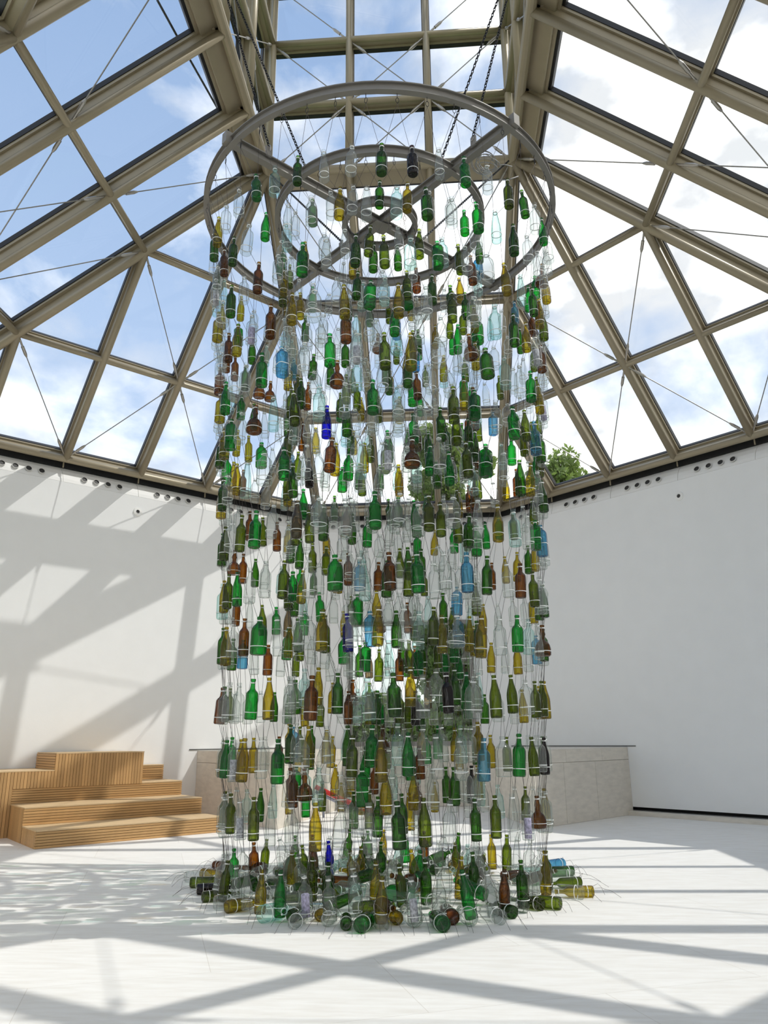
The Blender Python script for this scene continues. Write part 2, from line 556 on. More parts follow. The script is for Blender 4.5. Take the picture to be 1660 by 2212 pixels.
# cornice with air nozzles, one trim per wall
noz = MB()
noz.lathe([(0.0, 0.003), (0.029, 0.003), (0.0345, 0.0145)], 16)  # shallow dark cup, its colour gives the depth shade of a hole
NOZ_IN = mk('nozzle_proto', noz.v, noz.f, M['nozzle']).data
noz = MB()
noz.lathe([(0.0345, 0.014), (0.040, 0.012), (0.042, 0.000)], 16)
NOZ_RIM = mk('nozzle_proto', noz.v, noz.f, M['nozzle_rim']).data
for o in [o for o in bpy.data.objects if o.name.startswith('nozzle_proto')]:
    bpy.data.objects.remove(o)
PROF = [(0.0, 4.262), (0.012, 4.31), (0.035, 4.37), (0.075, 4.43), (0.13, 4.485), (0.30, 4.485), (0.30, 4.262)]
for i, nm in enumerate(SIDES):
    tr = empty('trim_%d' % (i + 1))
    tag(tr, kind='structure')
    nb = 3 if i % 2 == 0 else 6
    for b in range(nb):
        mb = MB()
        g = 0.003 / (3.0 if i % 2 == 0 else 6.24)
        ring0, ring1 = [], []
        for t, z in PROF:
            p0, p1 = side_pts(i, t)
            A, B = p0.lerp(p1, b / nb + g), p0.lerp(p1, (b + 1) / nb - g)
            ring0.append((A.x, A.y, z)); ring1.append((B.x, B.y, z))
        n = len(PROF)
        mb.add(ring0 + ring1, [tuple(range(n)), tuple(reversed(range(n, 2 * n)))] + [(k, n + k, n + (k + 1) % n, (k + 1) % n) for k in range(n)])
        mb.build('cornice_panel', M['cornice'], tr)
        # four nozzles in the middle of every bay
        p0, p1 = side_pts(i, 0.02)
        L = (p1 - p0).length
        d = (p1 - p0).normalized()
        inn = Vector((d.y, -d.x, 0))
        if inn.dot(-p0.lerp(p1, 0.5)) < 0: inn = -inn
        nrm = (inn * 0.92 + Vector((0, 0, 0.38))).normalized()
        up = (Vector((0, 0, 1)) - nrm * nrm.z).normalized()
        R3 = Matrix((up.cross(nrm), up, nrm)).transposed()
        for q in range(4):
            c = p0.lerp(p1, (b + 0.5) / nb) + d * ((q - 1.5) * 0.162)
            c = Vector((c.x, c.y, 4.345)) + nrm * 0.004
            h = inst('air_nozzle', NOZ_RIM, tr, c, R3)
            inst('nozzle_cup', NOZ_IN, h)
    # black box keeps light out behind the eave tube, coloured as the vent slot's shade
    mb = MB()
    wall_prism(mb, i, 0, 1, 4.485, 4.70, 0.10, 0.34)
    mb.build('ventilation_slot', M['void'], tr)
    for b in range(nb + 1):
        p0, p1 = side_pts(i, 0.05)
        c = p0.lerp(p1, b / nb)
        mb = MB(); mb.tube((c.x, c.y, 4.47), (c.x, c.y, 4.56), 0.010, n=6)
        mb.build('eave_bracket', M['steel'], tr)

# ---------------------------------------------------------------- glass roof
ceil = empty('ceiling')
tag(ceil, kind='structure')
def rotq(v, q):
    x, y = v[0], v[1]
    for _ in range(q): x, y = y, -x
    return Vector((x, y, v[2]))
def nB(k, j):
    g = (a_ - s_) * k / 3
    return Vector((-s_ + 2 * s_ * j / 3, s_ + g, ZA + (ZE - ZA) * k / 3))
def nR(k, j):
    g = (a_ - s_) * k / 3
    t = j / (2 * k) if k else 0
    return Vector((s_ + g * t, s_ + g * (1 - t), ZA + (ZE - ZA) * k / 3))
n_main = (nB(3, 0) - nB(0, 0)).cross(nB(0, 3) - nB(0, 0)).normalized()
if n_main.z < 0: n_main = -n_main
n_diag = (nR(3, 0) - nR(0, 0)).cross(nR(3, 6) - nR(0, 0)).normalized()
if n_diag.z < 0: n_diag = -n_diag
n_hip = (n_main + n_diag).normalized()
OFF = 0.185
def member(name, p, q, nrm, r=0.047, web=0.045, gw=0.105, goff=OFF, parent=ceil):
    p, q = Vector(p), Vector(q)
    d = (q - p).normalized()
    nn = (nrm - d * nrm.dot(d)).normalized()
    sd_ = d.cross(nn)
    mb = MB()
    mb.tube(p, q, r, n=12)
    L = (q - p).length
    R3 = Matrix((sd_, nn, d)).transposed()
    mid = (p + q) / 2
    mb.box(mid + nn * (goff * 0.5), (web, goff - 0.03, L - 0.01), R3)
    mb.box(mid + nn * (goff - 0.045), (gw * 0.86, 0.03, L - 0.012), R3)
    o = mb.build(name, M['steel'], parent)
    nf = len(o.data.polygons)
    o.data.polygons.foreach_set('use_smooth', [i < 12 for i in range(nf)])
    gb = MB()
    gb.box(mid + nn * goff, (gw, 0.058, L - 0.014), R3)
    gb.build('gasket', M['gasket'], o)
    return o
def pane(pts, nrm, off=OFF, th=0.022, shrink=0.02, mat='pane'):
    c = sum(pts, Vector()) / len(pts)
    P = [p + (c - p).normalized() * shrink + nrm * (off - th / 2) for p in pts]
    Q = [p + nrm * th for p in P]
    n = len(P)
    f = [tuple(range(n)), tuple(reversed(range(n, 2 * n)))] + [(i, n + i, n + (i + 1) % n, (i + 1) % n) for i in range(n)]
    return mk('glass_pane', P + Q, f, M[mat], ceil)
def rod(p, q, nrm, off=0.015):
    p, q = Vector(p) + nrm * off, Vector(q) + nrm * off
    d = (q - p).normalized()
    mb = MB(); mb.tube(p + d * 0.1, q - d * 0.1, 0.0065, n=6)
    o = mb.build('tie_rod', M['rod'], ceil)
    mb = MB()
    for A, dd in ((p, d), (q, -d)):
        mb.tube(A + dd * 0.06, A + dd * 0.17, 0.013, 0.013, n=8)
        mb.tube(A + dd * 0.17, A + dd * 0.27, 0.020, 0.020, n=8)
        mb.tube(A + dd * 0.27, A + dd * 0.31, 0.020, 0.010, n=8)
    mb.build('rod_socket', M['stainless'], o)
Z1 = Vector((0, 0, 1))
for q in range(4):
    T = lambda v: rotq(v, q)
    nm_, nd_ = T(n_main), T(n_diag)
    hipn1 = T(n_hip)
    hipn0 = T(Vector((-n_hip.x, n_hip.y, n_hip.z)))
    # hips
    member('hip_rafter', T(nB(0, 3)), T(nB(3, 3)), hipn1, r=0.05, gw=0.15)
    member('hip_rafter', T(nB(0, 0)), T(nB(3, 0)), hipn0, r=0.05, gw=0.15)
    for j in (1, 2):
        member('rafter', T(nB(0, j)), T(nB(3, j)), nm_)
    for k in (1, 2):
        member('purlin', T(nB(k, 0)), T(nB(k, 3)), nm_, r=0.038, web=0.03, gw=0.085)
        member('purlin', T(nR(k, 0)), T(nR(k, 2 * k)), nd_, r=0.034, web=0.03, gw=0.075)
    member('eave_beam', T(nB(3, 0)), T(nB(3, 3)), nm_, r=0.047)
    member('eave_beam', T(nR(3, 0)), T(nR(3, 6)), nd_, r=0.047)
    member('rafter', T(nR(0, 0)), T(nR(3, 3)), nd_)
    member('rafter', T(nR(1, 0)), T(nR(3, 2)), nd_)
    member('rafter', T(nR(2, 0)), T(nR(3, 1)), nd_)
    member('rafter', T(nR(1, 2)), T(nR(3, 4)), nd_)
    member('rafter', T(nR(2, 4)), T(nR(3, 5)), nd_)
    # beam along the edge of the central square: tube with a broad flange lying in the slope
    p, r2 = T(nB(0, 0)), T(nB(0, 3))
    dn = (T(nB(3, 0)) - p).normalized()
    mb = MB()
    mb.tube(p, r2, 0.055, n=12)
    R3 = Matrix(((r2 - p).normalized(), dn, nm_)).transposed()
    mid = (p + r2) / 2
    mb.box(mid + dn * 0.10 + nm_ * 0.10, (3.0, 0.24, 0.05), R3)
    mb.box(mid + dn * 0.15 + nm_ * 0.135, (3.0, 0.20, 0.03), R3)
    mb.box(mid + nm_ * 0.06, (3.0, 0.05, 0.12), R3)
    eb = mb.build('ring_beam', M['steel'], ceil)
    gb = MB(); gb.box(mid + dn * 0.16 + nm_ * OFF, (3.0, 0.24, 0.055), R3); gb.build('gasket', M['gasket'], eb)
    # panes of the rectangular face
    for k in range(3):
        for j in range(3):
            pane([T(nB(k, j)), T(nB(k, j + 1)), T(nB(k + 1, j + 1)), T(nB(k + 1, j))], nm_)
    # panes of the triangular face
    for k in range(3):
        pane([T(nR(k, 0)), T(nR(k + 1, 1)), T(nR(k + 1, 0))], nd_)
        pane([T(nR(k, 2 * k)), T(nR(k + 1, 2 * k + 2)), T(nR(k + 1, 2 * k + 1))], nd_)
        for j in range(2 * k):
            pane([T(nR(k, j)), T(nR(k, j + 1)), T(nR(k + 1, j + 2)), T(nR(k + 1, j + 1))], nd_)
    # bracing rods
    for (k0, j0), (k1, j1) in (((1, 2), (2, 2)), ((2, 2), (3, 2)), ((2, 2), (3, 4)), ((1, 0), (2, 2)), ((2, 0), (3, 2)), ((2, 4), (3, 4))):
        rod(T(nR(k0, j0)), T(nR(k1, j1)), nd_)
    for (k0, j0), (k1, j1) in (((0, 0), (1, 1)), ((1, 1), (2, 2)), ((1, 0), (2, 1)), ((1, 2), (0, 3)), ((1, 2), (2, 1)), ((2, 1), (3, 0)), ((2, 2), (3, 3))):
        J0, J1 = (j0, j1) if q in (1,) else (3 - j0, 3 - j1)
        if q in (0, 2): J0, J1 = j0, j1
        rod(T(nB(k0, J0)), T(nB(k1, J1)), nm_)
    # upright lantern above the square
    ny = T(Vector((0, 1, 0)))
    ZL = [ZA, 8.71, 9.715, 10.73]
    def tw(j, z): return T(Vector((-s_ + 2 * s_ * j / 3, s_, z)))
    for j in (1, 2):
        member('lantern_mullion', tw(j, ZA), tw(j, ZL[3]), ny, r=0.042, goff=0.15)
    cn = T(Vector((1, 1, 0)).normalized())
    member('lantern_mullion', tw(3, ZA), tw(3, ZL[3]), cn, r=0.045, goff=0.16, gw=0.15)
    for k in (1, 2, 3):
        member('lantern_transom', tw(0, ZL[k]), tw(3, ZL[k]), ny, r=0.040, goff=0.15)
    for k in range(3):
        for j in range(3):
            pane([tw(j, ZL[k]), tw(j + 1, ZL[k]), tw(j + 1, ZL[k + 1]), tw(j, ZL[k + 1])], ny, off=0.15)
    for (j0, k0), (j1, k1) in (((1, 2), (2, 1)), ((2, 2), (1, 1)), ((1, 1), (2, 0)), ((2, 1), (1, 0)), ((0, 2), (1, 1)), ((3, 2), (2, 1)),
                               ((0, 3), (1, 2)), ((3, 3), (2, 2)), ((1, 1), (0, 0)), ((2, 1), (3, 0))):
        rod(tw(j0, ZL[k0]), tw(j1, ZL[k1]), ny)
    # flat-pitched glass cap of the lantern
    top = Vector((0, 0, 11.9))
    nc = (tw(3, ZL[3]) - tw(0, ZL[3])).cross(top - tw(0, ZL[3])).normalized()
    if nc.z < 0: nc = -nc
    pane([tw(0, ZL[3]), tw(3, ZL[3]), top], nc, off=0.15, shrink=0.05)
    member('lantern_hip', tw(3, ZL[3]), top, (cn + Z1).normalized(), r=0.045, goff=0.15)

mb = MB(); mb.path([(-2.094, -0.781, 7.827), (-2.013, -0.042, 7.884), (-1.90, 0.897, 7.964), (-1.78, 1.6, 8.0)], 0.012, 6)
mb.build('roof_cable', M['gasket'], ceil)

# ---------------------------------------------------------------- window in the back wall
win = empty('window_1', (0, a_, 0.865))
tag(win, kind='structure')
mb = MB()
for x in (-0.955, 0.955): mb.box((x, 0.05, 0.95), (0.06, 0.14, 1.90))
for z in (0.03, 1.87): mb.box((0, 0.05, z), (1.85, 0.14, 0.06))
mb.build('window_frame', M['frame'], win)
mb = MB(); mb.box((0, 0.08, 0.95), (1.86, 0.02, 1.79)); mb.build('window_pane', M['winpane'], win)

# ---------------------------------------------------------------- stone plinths beside the back passage
HP = 0.82
SQ2 = math.sqrt(2)
def face_panels(root, A, B, z_split, joints, n_out, cap_joints, th=0.03):
    """stone slabs on a vertical face from A to B (plan), lower slabs and a capping course"""
    A, B = Vector(A), Vector(B)
    d = B - A
    L = d.length
    d = d / L
    nv = Vector((n_out[0], n_out[1]))
    def slab(u0, u1, z0, z1):
        g = 0.0025
        p, q = A + d * (u0 + g), A + d * (u1 - g)
        p2, q2 = p - nv * th, q - nv * th
        mb = MB(); mb.prism([(p.x, p.y), (q.x, q.y), (q2.x, q2.y), (p2.x, p2.y)][::-1], z0 + 0.002, z1 - 0.002)
        mb.build('stone_slab', M['stone'], root)
    js = [0.0] + [L * j for j in joints] + [L]
    for i in range(len(js) - 1): slab(js[i], js[i + 1], 0.0, z_split)
    js = [0.0] + [L * j for j in cap_joints] + [L]
    for i in range(len(js) - 1): slab(js[i], js[i + 1], z_split, HP)
for sgn, lab in ((1, 'beige limestone plinth at right of the back passage, under the grey wall'), (-1, 'beige limestone plinth at left of the back passage, behind the wooden steps')):
    Cn = Vector((sgn * 1.433, 2.829))
    Wl = Vector((sgn * 2.90, 4.511))     # foot on the diagonal wall
    P = Vector((sgn * 1.5, a_ - 0.004))
    I = Vector((sgn * 0.97, a_ - 0.004))
    root = empty('stone_plinth', (0, 0, 0))
    tag(root, lab, 'plinth')
    poly = [Cn, Wl, P, I]
    c = sum(poly, Vector((0, 0))) / 4
    ins = [p + (c - p).normalized() * 0.034 for p in poly]
    ins = [(p.x, p.y) for p in ins]
    if sgn > 0: pl = ins
    else: pl = ins[::-1]
    mb = MB(); mb.prism(pl, 0.0, HP - 0.012); mb.build('core', M['stone'], root)
    cap = [(p + (c - p).normalized() * 0.001) for p in poly]
    cap = [(p.x, p.y) for p in cap]
    mb = MB(); mb.prism(cap if sgn > 0 else cap[::-1], HP - 0.012, HP + 0.012); mb.build('top_slab', M['stone'], root)
    dd = (Wl - Cn).normalized()
    no = Vector((dd.y, -dd.x)) * sgn
    face_panels(root, Cn, Wl, 0.68, (0.30, 0.62), no, (0.33, 0.70))
    dd = (I - Cn).normalized()
    no = Vector((-dd.y, dd.x)) * sgn
    face_panels(root, Cn, I, 0.68, (0.25, 0.5, 0.75), no, (0.4, 0.8))
    mb = MB()
    # grey strip standing for the shadow gap of the white wall above the plinth
    wi = 1 if sgn > 0 else 7
    mb2 = MB()
    u = (Wl - Vector((sgn * 1.5, a_))).length / 6.24
    if sgn > 0: wall_prism(mb2, 1, 0.0, u + 0.02, HP + 0.020, HP + 0.036, -0.006, 0.0)
    else: wall_prism(mb2, 7, 1 - u - 0.02, 1.0, HP + 0.020, HP + 0.036, -0.006, 0.0)
    mb2.build('wall_joint_strip', M['slot'], root)
mb = MB()
for x0, x1 in ((-0.95, -0.33), (-0.325, 0.32), (0.325, 0.95)):
    mb2 = MB(); mb2.box(((x0 + x1) / 2, a_ - 0.017, 0.205), (x1 - x0, 0.03, 0.40)); mb2.build('stone_slab', M['stone'], bpy.data.objects['wall_back'])
    mb2 = MB(); mb2.box(((x0 + x1) / 2, a_ - 0.017, 0.632), (x1 - x0, 0.03, 0.445)); mb2.build('stone_slab', M['stone'], bpy.data.objects['wall_back'])

# red rail sloping down across the passage
rr = empty('handrail', (-1.15, 4.2, 0.0))
tag(rr, 'red rail with grey underside sloping down across the back passage floor', 'handrail')
mb = MB(); mb.path([(-0.06, 0, 0.375), (0.30, 0, 0.215), (0.60, 0, 0.095), (0.83, 0, 0.055)], 0.030, 8); mb.build('red_rail', M['red'], rr, smooth=True)
mb = MB(); mb.path([(-0.06, 0.01, 0.315), (0.30, 0.01, 0.155), (0.60, 0.01, 0.040), (0.83, 0.01, 0.022)], 0.020, 8); mb.build('grey_rail', M['greyblue'], rr, smooth=True)
for x, z in ((0.05, 0.29), (0.62, 0.05)):
    mb = MB(); mb.tube((x, 0, 0), (x, 0, z), 0.015); mb.build('post', M['greyblue'], rr)

# ---------------------------------------------------------------- round wall speakers
for (x, y, z, w, lab) in ((-3.703, 3.709, 4.04, 7, 'small round white wall spotlight high on the sunlit left wall'),
                          (3.703, 3.709, 4.04, 1, 'small round white wall spotlight high on the shaded right wall'),
                          (0.06, a_, 4.02, 0, 'small round wall spotlight high on the back wall behind the bottles')):
    p0, p1 = side_pts(w)
    d = (p1 - p0).normalized(); inn = Vector((d.y, -d.x, 0))
    if inn.dot(-p0) < 0: inn = -inn
    R3 = Matrix((Z1.cross(inn), Z1, inn)).transposed()
    root = empty('wall_spotlight', Vector((x, y, z)) + inn * 0.001)
    tag(root, lab, 'spotlight', 'round wall spotlights')
    mb = MB(); mb.lathe([(0.026, 0.0), (0.026, 0.016), (0.058, 0.012), (0.062, 0.0)], 20)
    o = mb.build('collar', M['cornice'], root); o.matrix_basis = R3.to_4x4()
    mb = MB(); mb.lathe([(0.0, 0.004), (0.018, 0.012), (0.026, 0.006)], 16)
    o = mb.build('lens', M['nozzle'], root); o.matrix_basis = R3.to_4x4()  # dark centre of the speaker

# ---------------------------------------------------------------- wooden stepped seating (m: towards the wall, t: along it)
def bt(m, t, z):
    t = t + 0.075 * (m - 3.24)
    return Vector(((t - m) / SQ2, (t + m) / SQ2, z))
bench = empty('stepped_bench', bt(3.24, -0.55, 0))
tag(bench, 'slatted oak stepped seating with box seats against the sunlit left wall', 'bench')
BO = bench.location / K
WOODM, TREADM = cube_mesh(M['wood']), cube_mesh(M['tread'])
dT = Vector((1, 1, 0)).normalized(); dM = Vector((-1, 1, 0)).normalized()
dM2 = (bt(1, 0, 0) - bt(0, 0, 0)).normalized()
RB = Matrix((dT, dM, Z1)).transposed()
RS = Matrix((dM2.cross(Z1), dM2, Z1)).transposed()
def board(m, t, z, lm, lt, lz, name='board', me=None, R3=None):
    """board centred at bench coordinates"""
    return inst(name, me or WOODM, bench, bt(m, t, z) - BO, R3 or RB, (lt * K, lm * K, lz * K))
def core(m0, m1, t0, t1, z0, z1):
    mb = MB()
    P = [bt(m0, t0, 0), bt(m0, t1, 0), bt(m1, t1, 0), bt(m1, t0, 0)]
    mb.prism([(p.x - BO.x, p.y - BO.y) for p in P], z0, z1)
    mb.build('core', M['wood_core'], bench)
MW = 5.225
T0, T1 = -1.55, 0.42
def risers(m, t0, t1, z0, z1, n):
    h = (z1 - z0) / n
    for i in range(n):
        board(m, (t0 + t1) / 2, z0 + h * (i + 0.5), 0.018, t1 - t0, h - 0.0042)
def uprights(m, t0, t1, z0, z1, n):
    w = (t1 - t0) / n
    for i in range(n):
        board(m, t0 + w * (i + 0.5), (z0 + z1) / 2, 0.018, w - 0.0042, z1 - z0)
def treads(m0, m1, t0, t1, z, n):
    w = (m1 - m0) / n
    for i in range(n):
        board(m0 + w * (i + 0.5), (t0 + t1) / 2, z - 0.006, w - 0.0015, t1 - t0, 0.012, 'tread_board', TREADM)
def side(t, m0, m1, z0, z1, n, horizontal=False):
    if horizontal:
        h = (z1 - z0) / n
        for i in range(n):
            board((m0 + m1) / 2, t, z0 + h * (i + 0.5), m1 - m0, 0.018, h - 0.0042, R3=RS)
    else:
        w = (m1 - m0) / n
        for i in range(n):
            board(m0 + w * (i + 0.5), t, (z0 + z1) / 2, w - 0.003, 0.018, z1 - z0, R3=RS)
z1_, z2_, z3_, zb, zl, zt = 0.163, 0.334, 0.497, 0.674, 0.668, 0.848
# tiers
core(3.26, MW, T0 + 0.02, T1 - 0.02, 0.0, z1_ - 0.013)
core(3.81, MW, T0 + 0.02, T1 - 0.02, z1_ - 0.013, z2_ - 0.013)
core(4.42, MW, T0 + 0.02, T1 - 0.02, z2_ - 0.013, z3_ - 0.013)
risers(3.249, T0, T1, 0.0, z1_ - 0.013, 6)
risers(3.799, T0, T1, z1_, z2_ - 0.013, 6)
risers(4.409, T0, T1, z2_, z3_ - 0.013, 6)
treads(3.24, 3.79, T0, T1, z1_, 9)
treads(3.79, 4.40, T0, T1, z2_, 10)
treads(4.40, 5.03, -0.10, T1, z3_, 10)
for t in (T0 + 0.01, T1 - 0.01):
    side(t, 3.26, 3.79, 0.0, z1_ - 0.013, 10)
    side(t, 3.81, 4.39, 0.0, z2_ - 0.013, 11)
    if t > 0: side(t, 4.42, 5.2, 0.0, z3_ - 0.013, 14)
# backmost low tier at right
core(5.05, MW, -0.10, T1 - 0.02, z3_, zb - 0.013)
risers(5.039, -0.10, T1, z3_, zb - 0.013, 6)
treads(5.03, MW, -0.10, T1, zb, 3)
side(T1 - 0.01, 5.05, MW, z3_ - 0.01, zb - 0.013, 3)
# tall box
core(4.42, MW, -1.12, -0.12, z3_ - 0.013, zt - 0.013)
uprights(4.403, -1.13, -0.10, z3_ - 0.013, zt - 0.013, 30)
side(-1.128, 4.40, MW, zl, zt - 0.013, 6, True)
side(-0.11, 4.415, MW, z3_, zt - 0.013, 6, True)
treads(4.392, MW, -1.13, -0.10, zt, 12)
# low box running out of the picture at the left
core(4.42, MW, -2.75, T0 + 0.0, 0.0, zl - 0.013)
core(4.42, MW, T0, -1.13, z3_ - 0.013, zl - 0.013)
uprights(4.403, -2.75, T0, 0.0, zl - 0.013, 35)
uprights(4.403, T0, -1.13, z3_ - 0.013, zl - 0.013, 12)
side(-2.74, 4.415, MW, 0.0, zl - 0.013, 14)
treads(4.392, MW, -2.75, -1.132, zl, 12)

# ---------------------------------------------------------------- bottles: shapes
def prof_scale(p, sr=1.0): return [(r * sr, z) for r, z in p]
SH = {
    'w': ('wine', [(0.0, 0.012), (0.016, 0.010), (0.026, 0.001), (0.0315, 0.004), (0.033, 0.012), (0.033, 0.142), (0.031, 0.156), (0.022, 0.170), (0.0145, 0.180), (0.0120, 0.190), (0.0115, 0.228), (0.0138, 0.230), (0.0138, 0.238), (0.0118, 0.240)]),
    's': ('slope-shouldered', [(0.0, 0.016), (0.015, 0.012), (0.026, 0.001), (0.032, 0.004), (0.034, 0.014), (0.034, 0.112), (0.0325, 0.128), (0.027, 0.152), (0.0200, 0.176), (0.0145, 0.198), (0.0120, 0.214), (0.0118, 0.226), (0.0142, 0.228), (0.0142, 0.236), (0.0115, 0.240)]),
    'c': ('cylindrical', [(0.0, 0.006), (0.024, 0.003), (0.032, 0.001), (0.0365, 0.006), (0.0375, 0.014), (0.0372, 0.140), (0.036, 0.152), (0.030, 0.163), (0.020, 0.172), (0.0150, 0.182), (0.0135, 0.204), (0.0130, 0.222), (0.0158, 0.224), (0.0158, 0.236), (0.0125, 0.238)]),
    't': ('tapered', [(0.0, 0.005), (0.024, 0.002), (0.031, 0.002), (0.0335, 0.010), (0.0335, 0.060), (0.0325, 0.092), (0.029, 0.128), (0.0235, 0.164), (0.0175, 0.198), (0.0140, 0.222), (0.0132, 0.232), (0.0160, 0.234), (0.0160, 0.244), (0.0125, 0.246)]),
    'q': ('square', [(0.0, 0.006), (0.026, 0.003), (0.034, 0.002), (0.0395, 0.007), (0.0405, 0.014), (0.0415, 0.152), (0.039, 0.166), (0.027, 0.178), (0.0145, 0.184), (0.0115, 0.190), (0.0115, 0.206), (0.0145, 0.208), (0.0145, 0.214), (0.0115, 0.216)]),
    'd': ('round-bellied', [(0.0, 0.006), (0.030, 0.002), (0.042, 0.002), (0.0505, 0.010), (0.052, 0.030), (0.051, 0.050), (0.046, 0.072), (0.036, 0.090), (0.024, 0.100), (0.0165, 0.108), (0.0155, 0.128), (0.0200, 0.142), (0.0165, 0.156), (0.0135, 0.176), (0.0130, 0.190), (0.0155, 0.192), (0.0155, 0.200), (0.0120, 0.202)]),
    'j': ('broad', [(0.0, 0.008), (0.030, 0.004), (0.041, 0.002), (0.0465, 0.008), (0.0475, 0.018), (0.0470, 0.134), (0.044, 0.152), (0.034, 0.168), (0.0220, 0.180), (0.0160, 0.188), (0.0145, 0.206), (0.0175, 0.208), (0.0175, 0.220), (0.0135, 0.222)]),
    'f': ('ribbed', [(0.0, 0.006), (0.026, 0.003), (0.034, 0.001), (0.0375, 0.007), (0.0365, 0.020), (0.0385, 0.030), (0.0385, 0.075), (0.0362, 0.085), (0.0362, 0.118), (0.0390, 0.128), (0.0385, 0.140), (0.030, 0.160), (0.0195, 0.176), (0.0145, 0.188), (0.0138, 0.206), (0.0165, 0.208), (0.0165, 0.220), (0.0128, 0.222)]),
}
SH['p'] = ('paper-filled', [(r, z) for r, z in SH['c'][1]])
NSEG = 16
def seg_dir(k, shape):
    t = 2 * math.pi * (k + 0.5) / NSEG
    c, s = math.cos(t), math.sin(t)
    if shape == 'q':
        m_ = max(abs(c), abs(s))
        w = 0.86
        return c / m_ * w * 0.92 + c * 0.08, s / m_ * w * 0.92 + s * 0.08
    return c, s
def bottle_geo(shape):
    prof = SH[shape][1]
    v, f = [], []
    n = NSEG
    for r, z in prof:
        for k in range(n):
            if shape == 'q' and r > 0.018:
                c, s = seg_dir(k, 'q')
            else:
                t = 2 * math.pi * (k + 0.5) / n
                c, s = math.cos(t), math.sin(t)
            v.append((r * c, r * s, z))
    for i in range(len(prof) - 1):
        for k in range(n):
            f.append((i * n + k, i * n + (k + 1) % n, (i + 1) * n + (k + 1) % n, (i + 1) * n + k))
    return v, f
GEO, BAND, TIE = {}, {}, {}
def band_geo(shape, z, h, grow, knot):
    prof = SH[shape][1]
    r = float(np.interp(z, [p[1] for p in prof[2:]], [p[0] for p in prof[2:]])) + grow
    v, f = [], []
    n = NSEG
    for rr, zz in ((r - 0.0012, z - h / 2), (r + 0.0014, z - h / 2), (r + 0.0014, z + h / 2), (r - 0.0012, z + h / 2)):
        for k in range(n):
            if shape == 'q' and r > 0.018: c, s = seg_dir(k, 'q')
            else:
                t = 2 * math.pi * (k + 0.5) / n; c, s = math.cos(t), math.sin(t)
            v.append((rr * c, rr * s, zz))
    for i in range(4):
        j = (i + 1) % 4
        f += [(i * n + k, i * n + (k + 1) % n, j * n + (k + 1) % n, j * n + k) for k in range(n)]
    if knot:
        mb = MB(); mb.box((r * 0.7, r * 0.9, z), (0.009, 0.008, 0.0075))
        b = len(v); v += mb.v; f += [tuple(i + b for i in q) for q in mb.f]
    return v, f
BZ = {'w': 0.042, 's': 0.052, 'c': 0.044, 't': 0.055, 'q': 0.085, 'd': 0.034, 'j': 0.050, 'f': 0.052, 'p': 0.036}
for sh in SH:
    GEO[sh] = bottle_geo(sh)
    BAND[sh] = band_geo(sh, BZ[sh], 0.0042, 0.0008, False)
    top = SH[sh][1][-4][1] - 0.008
    TIE[sh] = band_geo(sh, top, 0.0065, 0.0012, True)
HT = {sh: SH[sh][1][-1][1] for sh in SH}
mb = MB(); mb.lathe([(0.0, 0.010), (0.0225, 0.010), (0.0225, 0.125), (0.021, 0.125), (0.0, 0.122)], 12)
PAPER_GEO = (mb.v, mb.f)
MESH = {}
def get_mesh(kind, shape, col=None):
    key = (kind, shape, col)
    if key not in MESH:
        v, f = {'b': GEO, 'band': BAND, 'tie': TIE, 'paper': {shape: PAPER_GEO}}[kind][shape]
        me = bpy.data.meshes.new({'b': 'bottle_glass', 'band': 'band', 'tie': 'neck_tie', 'paper': 'paper_roll'}[kind])
        me.from_pydata([(x * K, y * K, z * K) for x, y, z in v], [], f)
        me.polygons.foreach_set('use_smooth', [True] * len(me.polygons))
        me.materials.append({'b': BM.get(col), 'band': M['tie'], 'tie': M['tie'], 'paper': M['paper'] if col == 'c' else M['purple_paper']}[kind])
        MESH[key] = me
    return MESH[key]
def make_bottle(col, shape, loc, R3, sc, label, group, tied=True):
    o = inst('bottle', get_mesh('b', shape, col), None, loc, R3, sc)
    tag(o, label, 'bottle', group)
    inst('band', get_mesh('band', shape), o)
    if tied: inst('neck_tie', get_mesh('tie', shape), o)
    if shape == 'p': inst('paper_roll', get_mesh('paper', shape, 'c' if random.random() < 0.7 else 'v'), o)
    return o
# accumulator for the remaining bottles
class Soup:
    def __init__(s): s.v, s.f, s.m, s.n = [], [], [], 0
    def add(s, geo, R3, loc, sc, mi):
        v, f = geo
        A = np.array(v) * sc
        A = A @ np.array(R3).T + np.array(loc)
        s.v.append(A)
        s.f.append(np.array(f) + s.n if all(len(q) == 4 for q in f) else None)
        s.n += len(v)
        s.m.append(np.full(len(f), mi))
    def build(s, name, mats):
        V_ = np.concatenate(s.v) * K
        F_ = np.concatenate(s.f)
        me = bpy.data.meshes.new(name)
        me.vertices.add(len(V_)); me.vertices.foreach_set('co', V_.ravel())
        me.loops.add(F_.size); me.loops.foreach_set('vertex_index', F_.ravel())
        me.polygons.add(len(F_))
        me.polygons.foreach_set('loop_start', np.arange(0, F_.size, 4))
        me.polygons.foreach_set('loop_total', np.full(len(F_), 4))
        me.polygons.foreach_set('material_index', np.concatenate(s.m))
        me.polygons.foreach_set('use_smooth', np.ones(len(F_), bool))
        me.update(calc_edges=True)
        for mm in mats: me.materials.append(mm)
        o = bpy.data.objects.new(name, me)
        COL.objects.link(o)
        return o
soup = Soup()
SM = [BM[k] for k in BKEYS] + [M['tie'], M['paper']]
def soup_bottle(col, shape, loc, R3, sc, tied=True):
    soup.add(GEO[shape], R3, loc, sc, BKEYS.index(col))
    soup.add(BAND[shape], R3, loc, sc, len(BKEYS))
    if tied: soup.add(TIE[shape], R3, loc, sc, len(BKEYS))

